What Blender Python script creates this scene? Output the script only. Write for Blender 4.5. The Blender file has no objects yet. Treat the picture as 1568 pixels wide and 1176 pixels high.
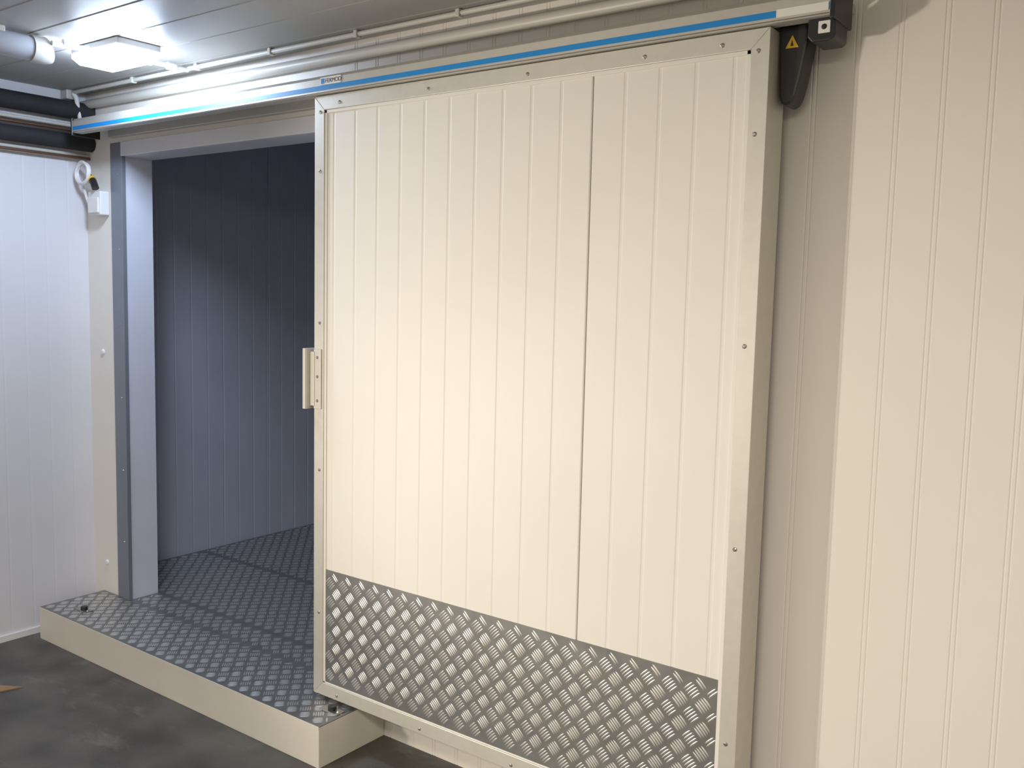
import bpy, math, random
from mathutils import Vector, Matrix
random.seed(4)
sc=bpy.context.scene
sc.view_settings.view_transform='Standard'
sc.view_settings.look='None'
H=1.728
# ------------------------------------------------------------------ materials
def mat(name,col,rough=.5,metal=0.,noise=0.,nscale=8.,bump=0.,bscale=60.,emit=None,es=0.,spec=.5,coat=0.):
    m=bpy.data.materials.new(name); m.use_nodes=True
    nt=m.node_tree; b=nt.nodes['Principled BSDF']
    b.inputs['Base Color'].default_value=(*col,1); b.inputs['Roughness'].default_value=rough
    b.inputs['Metallic'].default_value=metal; b.inputs['Specular IOR Level'].default_value=spec
    b.inputs['Coat Weight'].default_value=coat
    tc=nt.nodes.new('ShaderNodeTexCoord')
    n=nt.nodes.new('ShaderNodeTexNoise'); n.inputs['Scale'].default_value=nscale; n.inputs['Detail'].default_value=5
    nt.links.new(tc.outputs['Object'],n.inputs['Vector'])
    r=nt.nodes.new('ShaderNodeValToRGB')
    k=max(noise,.01)
    r.color_ramp.elements[0].position=.3; r.color_ramp.elements[1].position=.7
    r.color_ramp.elements[0].color=(*[c*(1-k) for c in col],1)
    r.color_ramp.elements[1].color=(*[min(1,c*(1+k)) for c in col],1)
    nt.links.new(n.outputs['Fac'],r.inputs['Fac']); nt.links.new(r.outputs['Color'],b.inputs['Base Color'])
    if bump>0:
        n2=nt.nodes.new('ShaderNodeTexNoise'); n2.inputs['Scale'].default_value=bscale; n2.inputs['Detail'].default_value=4
        nt.links.new(tc.outputs['Object'],n2.inputs['Vector'])
        bp=nt.nodes.new('ShaderNodeBump'); bp.inputs['Strength'].default_value=bump; bp.inputs['Distance'].default_value=.002
        nt.links.new(n2.outputs['Fac'],bp.inputs['Height']); nt.links.new(bp.outputs['Normal'],b.inputs['Normal'])
    if emit:
        b.inputs['Emission Color'].default_value=(*emit,1); b.inputs['Emission Strength'].default_value=es
    return m
M_panel=mat('cream_coated_steel',(.79,.77,.72),.48,noise=.015,nscale=3,bump=.03,bscale=14,spec=.38)
M_wall=mat('cream_wall_panel',(.82,.785,.73),.5,noise=.02,nscale=2,bump=.03,bscale=12,spec=.35)
M_wleft=mat('white_wall_panel',(.74,.74,.78),.35,noise=.02,nscale=2,bump=.04,bscale=20)
M_int=mat('grey_interior_panel',(.46,.49,.59),.4,noise=.03,nscale=3)
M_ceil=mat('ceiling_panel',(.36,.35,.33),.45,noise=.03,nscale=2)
M_floor=mat('dark_concrete',(.085,.080,.072),.5,noise=.35,nscale=5,bump=.5,bscale=90)
M_alu=mat('brushed_aluminium_frame',(.64,.62,.56),.45,metal=.35,noise=.03,nscale=30)
M_rail=mat('anodised_rail',(.58,.56,.51),.38,metal=.35,noise=.03,nscale=30)
M_frame=mat('grey_door_frame',(.22,.24,.28),.4,metal=.2,noise=.03)
M_head=mat('head_frame_lamp_glare',(.78,.79,.84),.3,metal=.1,noise=.03)  # ceiling lamp's glare on the head put into a paler colour than the jambs
M_reveal=mat('jamb_reveal_panel',(.66,.68,.78),.4,noise=.02)
M_tread=mat('aluminium_tread_plate',(.29,.29,.285),.45,metal=.75,noise=.12,nscale=14)
M_bar=mat('aluminium_tread_bars',(.80,.79,.77),.38,metal=.85,noise=.05,nscale=14)
M_blue=mat('blue_stripe',(.012,.25,.66),.4)
M_black=mat('black_plastic',(.018,.018,.020),.38,noise=.1)
M_rub=mat('black_insulation_foam',(.022,.022,.025),.8,noise=.2,bump=.4,bscale=40)
M_cu=mat('copper_tube',(.20,.11,.07),.4,metal=.6)
M_pvc=mat('white_pvc',(.58,.56,.51),.4)
M_wpl=mat('white_plastic',(.80,.80,.80),.4)
M_yel=mat('yellow_plastic',(.80,.50,.03),.45)
M_screw=mat('zinc_screw',(.45,.44,.42),.3,metal=.9)
M_seam=mat('dark_seam',(.16,.15,.13),.7)
M_card=mat('cardboard',(.32,.20,.11),.85,noise=.1,nscale=30)
M_lamp=mat('lamp_diffuser',(.9,.9,.9),.5,emit=(.66,.79,1.),es=115)
M_tube=mat('frosted_tube',(.45,.47,.52),.3)
M_lab=mat('white_label',(.82,.81,.78),.4)
M_plat=mat('platform_cream_paint',(.78,.75,.67),.45,noise=.03,nscale=4)
# dusty scuffs on the concrete
nt=M_floor.node_tree; bs=nt.nodes['Principled BSDF']
src=bs.inputs['Base Color'].links[0].from_socket
tcn=nt.nodes.new('ShaderNodeTexCoord'); mp=nt.nodes.new('ShaderNodeMapping'); mp.inputs['Scale'].default_value=(1.2,3.,1); mp.inputs['Rotation'].default_value=(0,0,.5)
ns=nt.nodes.new('ShaderNodeTexNoise'); ns.inputs['Scale'].default_value=2.2; ns.inputs['Detail'].default_value=9; ns.inputs['Roughness'].default_value=.7
rp_=nt.nodes.new('ShaderNodeValToRGB'); rp_.color_ramp.elements[0].position=.56; rp_.color_ramp.elements[1].position=.74; rp_.color_ramp.elements[1].color=(.55,.55,.55,1)
mx=nt.nodes.new('ShaderNodeMix'); mx.data_type='RGBA'; mx.inputs[7].default_value=(.26,.25,.23,1)
nt.links.new(tcn.outputs['Object'],mp.inputs['Vector']); nt.links.new(mp.outputs['Vector'],ns.inputs['Vector']); nt.links.new(ns.outputs['Fac'],rp_.inputs['Fac'])
nt.links.new(rp_.outputs['Color'],mx.inputs[0]); nt.links.new(src,mx.inputs[6]); nt.links.new(mx.outputs[2],bs.inputs['Base Color'])
# ------------------------------------------------------------------ helpers
def link(o,parent=None):
    sc.collection.objects.link(o)
    if parent: o.parent=parent
    return o
def grp(name):
    e=bpy.data.objects.new(name,None); e.empty_display_size=.1; return link(e)
def mesh(name,v,f,m,parent=None,smooth=False,mats=None,fm=None):
    me=bpy.data.meshes.new(name); me.from_pydata(v,[],f); me.update()
    for mm in (mats or [m]): me.materials.append(mm)
    if fm:
        for p,i in zip(me.polygons,fm): p.material_index=i
    if smooth:
        for p in me.polygons: p.use_smooth=True
    return link(bpy.data.objects.new(name,me),parent)
def box(name,x0,x1,y0,y1,z0,z1,m,parent=None,bev=0.):
    v=[(x,y,z) for x in(x0,x1) for y in(y0,y1) for z in(z0,z1)]
    f=[(0,1,3,2),(4,6,7,5),(0,4,5,1),(2,3,7,6),(0,2,6,4),(1,5,7,3)]
    o=mesh(name,v,f,m,parent)
    if bev: bevel(o,bev)
    return o
def bevel(o,w,seg=2):
    b=o.modifiers.new('bev','BEVEL'); b.width=w; b.segments=seg; b.limit_method='ANGLE'; b.angle_limit=.6
def tube(name,pts,r,m,parent=None,res=8,cyclic=False):
    c=bpy.data.curves.new(name,'CURVE'); c.dimensions='3D'; c.bevel_depth=r; c.bevel_resolution=res; c.use_fill_caps=True
    s=c.splines.new('POLY'); s.points.add(len(pts)-1); s.use_cyclic_u=cyclic
    for p,q in zip(s.points,pts): p.co=(*q,1)
    s.use_smooth=True
    c.materials.append(m)
    o=bpy.data.objects.new(name,c)
    link(o); dg=bpy.context.evaluated_depsgraph_get(); me=bpy.data.meshes.new_from_object(o.evaluated_get(dg))
    bpy.data.objects.remove(o)
    for p in me.polygons: p.use_smooth=True
    return link(bpy.data.objects.new(name,me),parent)
def prism(name,poly,axis,a0,a1,m,parent=None,bev=0.):
    def P(p,a): return {'y':(p[0],a,p[1]),'x':(a,p[0],p[1]),'z':(p[0],p[1],a)}[axis]
    n=len(poly); v=[P(p,a0) for p in poly]+[P(p,a1) for p in poly]
    f=[tuple(range(n)),tuple(range(2*n-1,n-1,-1))]+[(i,i+n,(i+1)%n+n,(i+1)%n) for i in range(n)]
    o=mesh(name,v,f,m,parent)
    import bmesh
    bm=bmesh.new(); bm.from_mesh(o.data); bmesh.ops.recalc_face_normals(bm,faces=bm.faces); bm.to_mesh(o.data); bm.free()
    if bev: bevel(o,bev)
    return o
def ribbed(name,fn,a0,a1,z0,z1,ribs,m,parent=None,depth=.0022,w=.007,seams=(),sd=.007,sw=.0022,double=False):
    pr=[(a0,0.)]
    ev=[(r,'r') for r in ribs]+[(s,'s') for s in seams]
    for c,k in sorted(ev):
        if c-w*2<=a0 or c+w*2>=a1: continue
        if k=='r':
            if double: pr+= [(c-w*1.5,0),(c-w,depth),(c-w*.5,0),(c+w*.5,0),(c+w,depth),(c+w*1.5,0)]
            else: pr+= [(c-w,0),(c-w*.45,depth),(c+w*.45,depth),(c+w,0)]
        else: pr+= [(c-sw-.003,0),(c-sw,.002),(c-sw*.9,sd),(c+sw*.9,sd),(c+sw,.002),(c+sw+.003,0)]
    pr.append((a1,0)); n=len(pr)
    v=[fn(a,d,z0) for a,d in pr]+[fn(a,d,z1) for a,d in pr]
    f=[(i,i+1,i+1+n,i+n) for i in range(n-1)]
    b=len(v); v+=[fn(a0,.04,z0),fn(a1,.04,z0),fn(a0,.04,z1),fn(a1,.04,z1)]
    f+=[(b,b+2,b+3,b+1),(0,n,b+2,b),(n-1,b+1,b+3,2*n-1)]
    f+=[tuple(range(n-1,-1,-1))+(b,b+1) , tuple(range(n,2*n))+(b+3,b+2)]
    return mesh(name,v,f,m,parent)
def tread(name,O,U,V,N,ul,vl,parent=None,p=.05,L=.043,w=.0062,g=.0086,h=.0012,thick=.003,off=(0,0)):
    O,U,V,N=map(Vector,(O,U,V,N)); vs=[];fs=[];fm=[]
    c=[O,O+U*ul,O+U*ul+V*vl,O+V*vl]
    vs+= [tuple(q) for q in c]+[tuple(q-N*thick) for q in c]
    fs+=[(0,1,2,3),(7,6,5,4),(0,4,5,1),(1,5,6,2),(2,6,7,3),(3,7,4,0)]; fm+=[0]*6
    s=p/math.sqrt(2); nu=int(ul/s)+3; nv=int(vl/s)+3; mg=.004
    shape=[(-.5,0,0),(-.32,-.40,0),(0,-.5,0),(.32,-.40,0),(.5,0,0),(.32,.40,0),(0,.5,0),(-.32,.40,0),(-.30,0,.85),(0,0,1),(.30,0,.85)]
    F=[(0,1,8),(1,2,9,8),(2,3,10,9),(3,4,10),(4,5,10),(5,6,9,10),(6,7,8,9),(7,0,8)]
    for j in range(-1,nv):
        for i in range(-1,nu):
            if (i+j)%2: continue
            cu=i*s+off[0]; cv=j*s+off[1]
            d=(1,1) if j%2 else (1,-1)
            d=(d[0]/math.sqrt(2),d[1]/math.sqrt(2)); e=(-d[1],d[0])
            for k in range(-2,3):
                LL=L*(1,.96,.86)[abs(k)]
                bu=cu+e[0]*k*g; bv=cv+e[1]*k*g
                q=[(bu+d[0]*a*LL+e[0]*b_*w,bv+d[1]*a*LL+e[1]*b_*w,z*h) for a,b_,z in shape]
                if min(t[0] for t in q)<mg or max(t[0] for t in q)>ul-mg or min(t[1] for t in q)<mg or max(t[1] for t in q)>vl-mg: continue
                b=len(vs); vs+=[tuple(O+U*t[0]+V*t[1]+N*t[2]) for t in q]
                fs+=[tuple(b+x for x in ff) for ff in F]; fm+=[1]*len(F)
    o=mesh(name,vs,fs,None,parent,mats=[M_tread,M_bar],fm=fm)
    for i,pp in enumerate(o.data.polygons):
        if i>=6: pp.use_smooth=True
    return o
def screw(name,p,n,r,parent):
    n=Vector(n); p=Vector(p); t=Vector((0,0,1)) if abs(n.z)<.9 else Vector((1,0,0)); u=n.cross(t).normalized(); w=n.cross(u)
    vs=[];fs=[]
    for k,(rr,hh) in enumerate(((1,0),(.85,.35),(.5,.55))):
        for i in range(12):
            a=i*math.pi/6; vs.append(tuple(p+(u*math.cos(a)+w*math.sin(a))*r*rr+n*r*hh))
    for k in range(2):
        for i in range(12): fs.append((k*12+i,k*12+(i+1)%12,k*12+12+(i+1)%12,k*12+12+i))
    fs.append(tuple(range(24,36)))
    return mesh(name,vs,fs,M_screw,parent,smooth=False)

# ------------------------------------------------------------------ key dimensions
WY=2.526; DY=2.35
DX0,DX1=-2.649,-.940; DZ0,DZ1=.178,2.4165
XL=-4.52; PT=.158; CZ=2.65
OX0,OX1=-4.19,-2.70; OZ=2.33
XR=2.2; YF=-2.6
# ------------------------------------------------------------------ room shell
box('floor',XL-.2,XR+.1,YF-.1,WY+.03,-.06,0,M_floor)
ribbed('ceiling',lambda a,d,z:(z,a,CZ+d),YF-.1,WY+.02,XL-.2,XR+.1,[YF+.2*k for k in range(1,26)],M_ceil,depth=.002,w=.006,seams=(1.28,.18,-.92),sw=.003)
rw=grp('wall_back')
ribbed('wall_sheet_right',lambda a,d,z:(a,WY+d,z),OX1+.02,XR,0,CZ,[-.773+.1085*k for k in range(-17,28)],M_wall,rw,double=True,depth=.0018,w=.006,seams=(.3,))
ribbed('wall_sheet_left',lambda a,d,z:(a,WY+d,z),XL-.04,OX0-.02,0,CZ,[],M_wall,rw)
box('wall_sheet_header',OX0-.02,OX1+.02,WY,WY+.04,OZ+.02,CZ,M_wall,rw)
box('wall_core_left',XL-.1,OX0-.02,WY+.04,WY+.14,0,CZ,M_int,rw)
box('wall_core_header',OX0-.02,OX1+.02,WY+.04,WY+.14,OZ+.02,CZ,M_int,rw)
box('wall_core_right',OX1+.02,XR,WY+.04,WY+.14,0,CZ,M_int,rw)
ribbed('wall_left',lambda a,d,z:(XL-d,a,z),YF-.1,WY,0,CZ,[WY-.10-.1085*k for k in range(0,46)],M_wleft,depth=.0007,w=.006)
box('baseboard_left',XL,XL+.012,YF,WY-.001,0,.03,M_wpl)
ribbed('wall_right',lambda a,d,z:(XR+d,a,z),YF-.1,WY,0,CZ,[YF+.11*k for k in range(0,47)],M_wall)
ribbed('wall_front',lambda a,d,z:(a,YF-d,z),XL-.04,XR+.04,0,CZ,[XL+.11*k for k in range(1,60)],M_wall)
# cold room interior
XI=-4.68; YB=5.4; XIR=-1.6; ZI=3.0
ribbed('wall_coldroom_left',lambda a,d,z:(XI-d,a,z),WY+.14,YB,0,ZI,[2.9+.1085*k for k in range(0,24)],M_int,depth=.0015,w=.006,seams=(3.78,))
ribbed('wall_coldroom_back',lambda a,d,z:(a,YB+d,z),XI-.04,XIR+.04,0,ZI,[XI+.11*k for k in range(1,28)],M_int)
ribbed('wall_coldroom_right',lambda a,d,z:(XIR+d,a,z),WY+.14,YB,0,ZI,[2.9+.11*k for k in range(0,24)],M_int)
box('ceiling_coldroom',XI-.04,XIR+.04,WY+.14,YB,ZI,ZI+.05,M_int)
box('trim_coldroom_header',XI,XIR,WY+.14,WY+.16,CZ,ZI,M_int)
fl=grp('floor_coldroom')
box('floor_base',XI,XIR,WY+.14,YB,-.02,PT-.003,M_seam,fl)
tread('tread_plate',(XI+.002,WY+.153,PT),(1,0,0),(0,1,0),(0,0,1),XIR-XI-.004,.60,fl)
tread('tread_plate_rear',(XI+.002,WY+.756,PT),(1,0,0),(0,1,0),(0,0,1),XIR-XI-.004,YB-WY-.76,fl,off=(.013,.01))
# ------------------------------------------------------------------ platform / threshold step
pl=grp('threshold_step')
PX0,PX1,PY=-4.43,-2.44,2.19
box('step_body',PX0,PX1,PY,WY-.002,0,PT-.003,M_plat,pl,bev=.002)
tread('step_tread_plate',(PX0,PY,PT),(1,0,0),(0,1,0),(0,0,1),PX1-PX0,WY-.003-PY,pl)
box('sill_body',OX0,OX1,WY-.002,WY+.15,-.01,PT-.003,M_seam,pl)
tread('sill_tread_plate',(OX0+.001,WY-.003,PT),(1,0,0),(0,1,0),(0,0,1),OX1-OX0-.002,.154,pl,off=(.01,.02))
box('edge_trim',PX0-.001,PX1+.001,PY-.002,PY,PT-.012,PT,M_plat,pl)
# ------------------------------------------------------------------ opening frame
fr=grp('trim_door_frame')
FX0=-4.285; FZ=2.396
FX1=OX1+.09
box('jamb_face_left',FX0,OX0,WY-.012,WY,PT,FZ,M_frame,fr,.002)
box('jamb_face_right',OX1,FX1,WY-.012,WY,PT,FZ,M_frame,fr,.002)
box('head_face',OX0,OX1,WY-.016,WY,OZ,FZ,M_head,fr,.002)
box('jamb_reveal_left',OX0-.02,OX0,WY,WY+.15,PT,OZ,M_reveal,fr)
box('jamb_lip_left',OX0-.004,OX0+.006,WY-.014,WY+.006,PT,OZ,M_frame,fr,.001)
box('jamb_reveal_right',OX1,OX1+.02,WY,WY+.15,PT,OZ,M_reveal,fr)
box('head_reveal',OX0-.02,OX1+.02,WY,WY+.15,OZ,OZ+.02,M_head,fr)
for k in range(6): screw('frame_screw_%d'%k,(OX0-.03,WY-.012,.45+k*.36),(0,-1,0),.005,fr)
# ------------------------------------------------------------------ sliding door
dr=grp('sliding_door')
FW=.05
def fpiece(name,poly):
    return prism(name,poly,'y',DY,DY+.115,M_alu,dr,.0015)
g=.0006
fpiece('frame_left',[(DX0,DZ0),(DX0+FW,DZ0+FW-g),(DX0+FW,DZ1-FW+g),(DX0,DZ1)])
fpiece('frame_right',[(DX1,DZ0),(DX1,DZ1),(DX1-FW,DZ1-FW+g),(DX1-FW,DZ0+FW-g)])
fpiece('frame_top',[(DX0+g,DZ1),(DX0+FW+g,DZ1-FW),(DX1-FW-g,DZ1-FW),(DX1-g,DZ1)])
fpiece('frame_bottom',[(DX0+g,DZ0),(DX1-g,DZ0),(DX1-FW-g,DZ0+FW),(DX0+FW+g,DZ0+FW)])
seam=-1.47
ribs=[seam+.1085*k for k in range(-12,7) if k!=0]
ribbed('insulated_panel',lambda a,d,z:(a,DY+.008+d,z),DX0+.02,DX1-.02,DZ0+.02,DZ1-.02,ribs,M_panel,dr,depth=.0015,w=.007,seams=(seam,),sd=.01)
box('panel_core',DX0+.02,DX1-.02,DY+.05,DY+.11,DZ0+.02,DZ1-.02,M_panel,dr)
box('seam_sealant',seam-.002,seam+.002,DY+.0155,DY+.019,DZ0+.05,DZ1-.05,M_seam,dr)
for nm,a in (('bead_left',(DX0+FW,DX0+FW+.012,DZ0+FW,DZ1-FW)),('bead_right',(DX1-FW-.012,DX1-FW,DZ0+FW,DZ1-FW)),('bead_top',(DX0+FW,DX1-FW,DZ1-FW-.012,DZ1-FW)),('bead_bottom',(DX0+FW,DX1-FW,DZ0+FW,DZ0+FW+.006))):
    box(nm,a[0],a[1],DY+.0035,DY+.012,a[2],a[3],M_panel,dr,.0015)
KZ=.672
tread('kick_plate',(DX0+FW,DY+.0045,DZ0+FW+.004),(1,0,0),(0,0,1),(0,-1,0),DX1-DX0-2*FW,KZ-DZ0-FW-.004,dr,h=.0019)
box('rubber_gasket',DX0+.01,DX1-.012,DY+.115,DY+.15,DZ0+.02,DZ1-.04,M_rub,dr,.004)
k=0
for x in (-2.52,-2.1,-1.7,-1.3,-1.07):
    for z in (DZ1-.03,DZ0+.018):
        screw('screw_%d'%k,(x,DY,z),(0,-1,0),.0065,dr); k+=1
for z in (.5,1.05,1.6,2.15,2.36):
    for x in (DX0+.03,DX1-.03):
        screw('screw_%d'%k,(x,DY,z),(0,-1,0),.0065,dr); k+=1
hz0,hz1=1.28,1.502
box('handle_plate',DX0+.004,DX0+.042,DY-.006,DY,hz0,hz1,M_alu,dr,.001)
box('handle_flange',DX0-.02,DX0+.01,DY-.009,DY-.003,hz0+.01,hz1-.01,M_alu,dr,.001)
prism('handle_grip',[(DX0-.036,DY-.022),(DX0-.030,DY-.03),(DX0-.018,DY-.03),(DX0-.014,DY-.024),(DX0-.014,DY+.05),(DX0-.018,DY+.056),(DX0-.030,DY+.056),(DX0-.036,DY+.048)],'z',hz0-.002,hz1+.002,M_alu,dr,.001)
for i,z in enumerate((hz0+.03,hz0+.12,hz1-.03)): screw('handle_screw_%d'%i,(DX0+.024,DY-.006,z),(0,-1,0),.006,dr)
cv=[(0,0),(.074,0),(.076,-.05),(.060,-.14),(.050,-.18),(.040,-.198),(.026,-.204),(.014,-.198),(.008,-.18),(.002,-.06)]
bx,bz=DX1+.001,2.43
prism('roller_cover',[(bx+a,bz+b) for a,b in cv],'y',DY+.055,DY+.13,M_black,dr,.008)
prism('warning_label',[(bx+.020,bz-.06),(bx+.054,bz-.06),(bx+.037,bz-.028)],'y',DY+.0535,DY+.0555,M_yel,dr)
prism('warning_mark',[(bx+.033,bz-.055),(bx+.041,bz-.055),(bx+.037,bz-.039)],'y',DY+.0528,DY+.0536,M_black,dr)
# ------------------------------------------------------------------ rail
rl=grp('sliding_door_rail')
RX0,RX1=-4.29,-.785; RZ0,RZ1=2.4195,2.484
prism('rail_profile',[(DY-.012,RZ0),(DY-.016,RZ0+.004),(DY-.016,RZ1-.012),(DY-.006,RZ1),(WY-.002,RZ1+.004),(WY-.002,RZ1-.02),(DY+.03,RZ1-.02),(DY+.03,RZ0)],'x',RX0,RX1,M_rail,rl,.001)
box('wall_bracket_strip',RX0+.02,RX1-.03,WY-.03,WY-.001,RZ0-.0,RZ1+.03,M_rail,rl,.002)
box('blue_stripe',RX0+.002,RX1-.002,DY-.0172,DY-.0158,2.4315,2.4475,M_blue,rl)
box('groove_line',RX0+.002,RX1-.002,DY-.0168,DY-.0158,2.4225,2.4245,M_seam,rl)
box('end_cap_right',RX1,RX1+.012,DY-.02,DY+.12,RZ0-.01,RZ1+.004,M_black,rl,.003)
box('end_cap_left',RX0-.012,RX0,DY-.02,DY+.12,RZ0-.012,RZ1+.004,M_black,rl,.003)
prism('end_stop_block',[(RX1-.06,2.425),(RX1+.008,2.425),(RX1+.008,2.372),(RX1-.002,2.364),(RX1-.05,2.364),(RX1-.062,2.378)],'y',DY+.005,DY+.10,M_black,rl,.004)
box('end_stop_plate',RX1-.034,RX1-.004,DY+.002,DY+.006,2.382,2.412,M_lab,rl,.002)
screw('end_stop_bolt',(RX1-.019,DY+.002,2.397),(0,-1,0),.007,rl).data.materials[0]=M_black
box('rating_label',RX1-.135,RX1-.004,DY-.0182,DY-.0162,2.430,2.450,M_lab,rl)
LX=-2.60
box('maker_label',LX,LX+.105,DY-.0178,DY-.0158,2.449,2.475,M_lab,rl)
box('maker_badge',LX+.004,LX+.022,DY-.0184,DY-.0176,2.453,2.471,M_blue,rl)
tc=bpy.data.curves.new('maker_lettering','FONT'); tc.body='FERMOD'; tc.size=.021; tc.extrude=.0003
to=bpy.data.objects.new('tmp',tc); link(to)
me=bpy.data.meshes.new_from_object(to.evaluated_get(bpy.context.evaluated_depsgraph_get())); bpy.data.objects.remove(to)
me.materials.clear(); me.materials.append(M_black)
lo=link(bpy.data.objects.new('maker_lettering',me),rl); lo.matrix_world=Matrix.Translation((LX+.026,DY-.0182,2.455))@Matrix.Rotation(math.pi/2,4,'X')
# ------------------------------------------------------------------ pipes and conduit
pb=grp('wall_service_pipe'); tube('pipe_run',[(XL+.001,WY-.024,2.592),(XR-.001,WY-.024,2.592)],.021,M_pvc,pb)
ca=grp('ceiling_conduit')
CYY=2.43
tube('conduit_run',[(XL+.03,CYY,CZ-.013),(XR-.001,CYY,CZ-.013)],.009,M_pvc,ca)
for i in range(13):
    x=-3.94+.475*i; box('clip_%d'%i,x-.009,x+.009,CYY-.013,CYY+.013,CZ-.026,CZ,M_pvc,ca,.003)
box('junction_box',XL+.005,XL+.06,CYY-.03,CYY+.03,CZ-.045,CZ,M_pvc,ca,.006)
tube('conduit_drop',[(XL+.07,CYY,CZ-.02),(XL+.085,CYY+.005,CZ-.04),(XL+.085,CYY+.02,CZ-.14),(XL+.085,WY,CZ-.15)],.011,M_wpl,ca)
tube('conduit_to_lamp',[(-3.53,2.17,CZ-.02),(-3.53,CYY,CZ-.018)],.010,M_pvc,ca)
tube('conduit_lamp_to_tube',[(-3.555,1.86,CZ-.03),(-3.555,1.99,CZ-.022)],.010,M_wpl,ca)
for i,(x,y) in enumerate(((-3.53,2.24),(-3.53,2.35),(-3.555,1.92))): tube('coupling_%d'%i,[(x,y-.018,CZ-.02),(x,y+.018,CZ-.02)],.015,M_wpl,ca)
# ------------------------------------------------------------------ lamps
la=grp('ceiling_lamp')
lx0,lx1,ly0,ly1=-3.67,-3.345,2.00,2.18
box('lamp_housing',lx0-.002,lx1+.002,ly0-.002,ly1+.002,CZ-.028,CZ,M_wpl,la,.005)
v=[(lx0,ly0,CZ-.0285),(lx1,ly0,CZ-.0285),(lx1,ly1,CZ-.0285),(lx0,ly1,CZ-.0285),(lx0,ly0,CZ-.042),(lx1,ly0,CZ-.042),(lx1,ly1,CZ-.042),(lx0,ly1,CZ-.042),(lx0+.02,ly0+.02,CZ-.066),(lx1-.02,ly0+.02,CZ-.066),(lx1-.02,ly1-.02,CZ-.066),(lx0+.02,ly1-.02,CZ-.066)]
f=[(0,1,2,3),(0,4,5,1),(1,5,6,2),(2,6,7,3),(3,7,4,0),(4,8,9,5),(5,9,10,6),(6,10,11,7),(7,11,8,4),(8,11,10,9)]
mesh('lamp_diffuser',v,f,M_lamp,la)
tb=grp('tube_light_fixture')
tube('tube_cover',[(-3.60,.7,CZ-.055),(-3.60,1.80,CZ-.055)],.045,M_tube,tb,12)
tube('tube_end_cap',[(-3.60,1.80,CZ-.055),(-3.60,1.85,CZ-.055),(-3.60,1.865,CZ-.05)],.049,M_pvc,tb,12)
box('tube_mount',-3.63,-3.57,.9,1.7,CZ-.03,CZ,M_pvc,tb,.004)
# ------------------------------------------------------------------ pipes on left wall
rp=grp('refrigerant_pipes')
PXc=XL+.055
for i,(z,r,m,dx) in enumerate(((2.555,.042,M_rub,0),(2.405,.038,M_rub,0),(2.485,.009,M_pvc,-.02),(2.463,.007,M_cu,-.02),(2.335,.007,M_cu,-.02),(2.35,.008,M_pvc,-.03))):
    tube('pipe_%d'%i,[(PXc+dx,YF+.002,z),(PXc+dx,WY-.002,z)],r,m,rp)
# ------------------------------------------------------------------ socket + coiled cable
so=grp('wall_socket')
sx0,sx1=-4.455,-4.315
box('socket_box',sx0+.03,sx1,WY-.05,WY-.001,2.055,2.17,M_wpl,so,.006)
box('socket_lid',sx0+.04,sx1-.01,WY-.058,WY-.048,2.065,2.14,M_lab,so,.004)
ring=[]
for i in range(60):
    a=i/60*math.pi*2*3; ring.append((-4.42+.056*math.cos(a),WY-.075-.006*math.sin(a*1.3),2.255+.052*math.sin(a)+.004*math.sin(a*.7)))
tube('coiled_cable',ring,.0065,M_wpl,so,4)
tube('plug_body',[(-4.385,WY-.06,2.235),(-4.355,WY-.06,2.215),(-4.335,WY-.06,2.18)],.017,M_black,so,6)
tube('plug_ring',[(-4.373,WY-.06,2.228),(-4.362,WY-.06,2.22)],.0195,M_yel,so,6)
tube('cable_tail',[(-4.44,WY-.07,2.21),(-4.45,WY-.05,2.17),(-4.45,WY-.03,2.11),(-4.43,WY-.02,2.09)],.007,M_wpl,so,4)
for nm,z in (('wall_plug_button',1.385),('wall_plug_button',.31)):
    screw(nm,(-4.40,WY,z),(0,-1,0),.016,None).data.materials[0]=M_wpl
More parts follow.
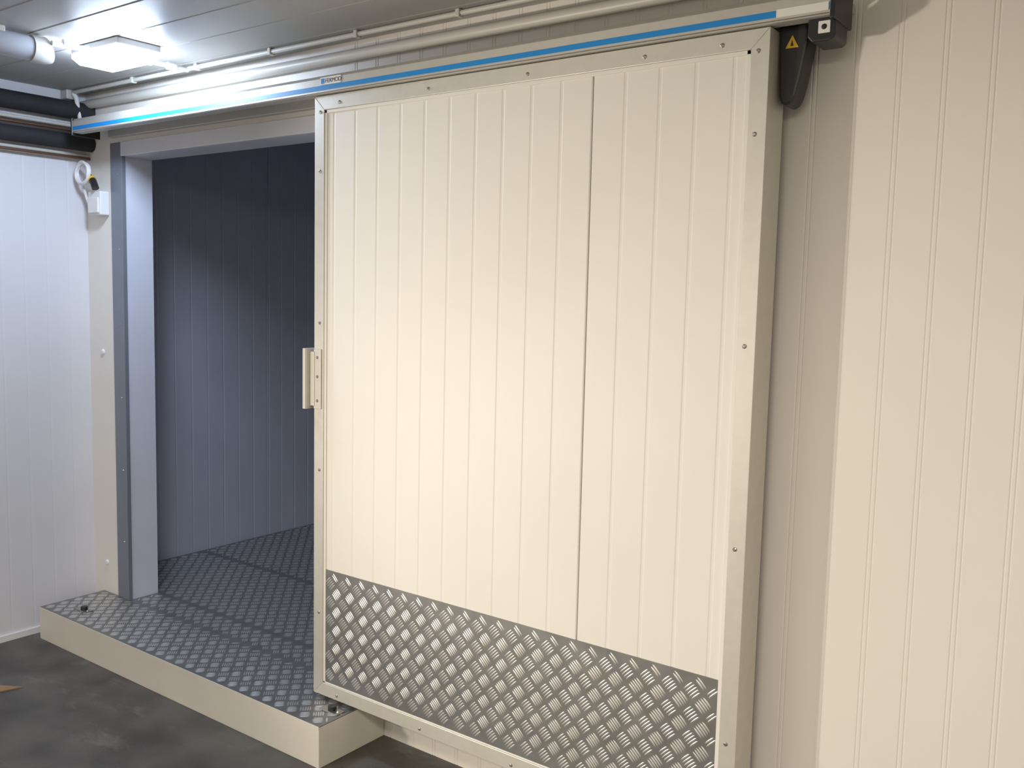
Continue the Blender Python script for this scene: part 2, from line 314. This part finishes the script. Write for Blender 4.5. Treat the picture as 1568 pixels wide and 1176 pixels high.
# ------------------------------------------------------------------ floor guide rollers
def guide(name,x,y):
    e=grp(name)
    box('guide_plate',x-.05,x+.045,y-.022,y+.022,PT,PT+.005,M_screw,e,.002)
    tube('guide_roller',[(x,y,PT+.005),(x,y,PT+.02)],.016,M_black,e,8)
    screw('guide_bolt',(x+.032,y,PT+.005),(0,0,1),.008,e)
    return e
guide('floor_guide_roller',-2.50,2.31); guide('floor_guide_roller',-4.22,2.30)
cb=grp('cardboard_sheet')
prism('sheet',[(-4.16,1.72),(-3.93,1.86),(-4.05,1.50),(-4.25,1.45)],'z',.001,.006,M_card,cb)
# ------------------------------------------------------------------ lights
def light(name,typ,loc,energy,col,target=None,**kw):
    l=bpy.data.lights.new(name,typ); l.energy=energy; l.color=col
    for k_,v_ in kw.items(): setattr(l,k_,v_)
    o=bpy.data.objects.new(name,l); link(o); o.location=loc
    if target: o.rotation_euler=(Vector(target)-Vector(loc)).to_track_quat('-Z','Y').to_euler()
    return o
light('work_light','SPOT',(-3.3,-.1,1.05),200,(1,.90,.75),(-.3,2.5,1.5),spot_size=math.radians(98),spot_blend=.8,shadow_soft_size=.10)
light('fill_light','AREA',(-.1,-.3,CZ-.05),80,(1,.90,.77),(-.1,-.3,0),shape='RECTANGLE',size=1.4,size_y=.5)  # unseen fill, added to lift the right wall and the door's shadow
light('fill_light_rear','AREA',(-3.0,-1.2,CZ-.05),48,(1,.92,.82),(-3.0,-1.2,0),shape='RECTANGLE',size=1.2,size_y=.3)  # second added fill out of view, brightens the left wall strip and step
w=bpy.data.worlds.new('world'); sc.world=w; w.use_nodes=True
w.node_tree.nodes['Background'].inputs[0].default_value=(.5,.5,.55,1); w.node_tree.nodes['Background'].inputs[1].default_value=.05
# ------------------------------------------------------------------ camera
psi,p,r=.6349,.0979,.0231
F=Vector((-math.sin(psi)*math.cos(p),math.cos(psi)*math.cos(p),-math.sin(p)))
R0=Vector((math.cos(psi),math.sin(psi),0)); U0=R0.cross(F)
R=R0*math.cos(r)+U0*math.sin(r); U=-R0*math.sin(r)+U0*math.cos(r)
cd=bpy.data.cameras.new('camera'); cd.sensor_width=36; cd.lens=36*1427.1/1568; cd.clip_start=.02
co=bpy.data.objects.new('camera',cd); link(co)
co.matrix_world=Matrix(((R.x,U.x,-F.x,0),(R.y,U.y,-F.y,0),(R.z,U.z,-F.z,H),(0,0,0,1)))
sc.camera=co
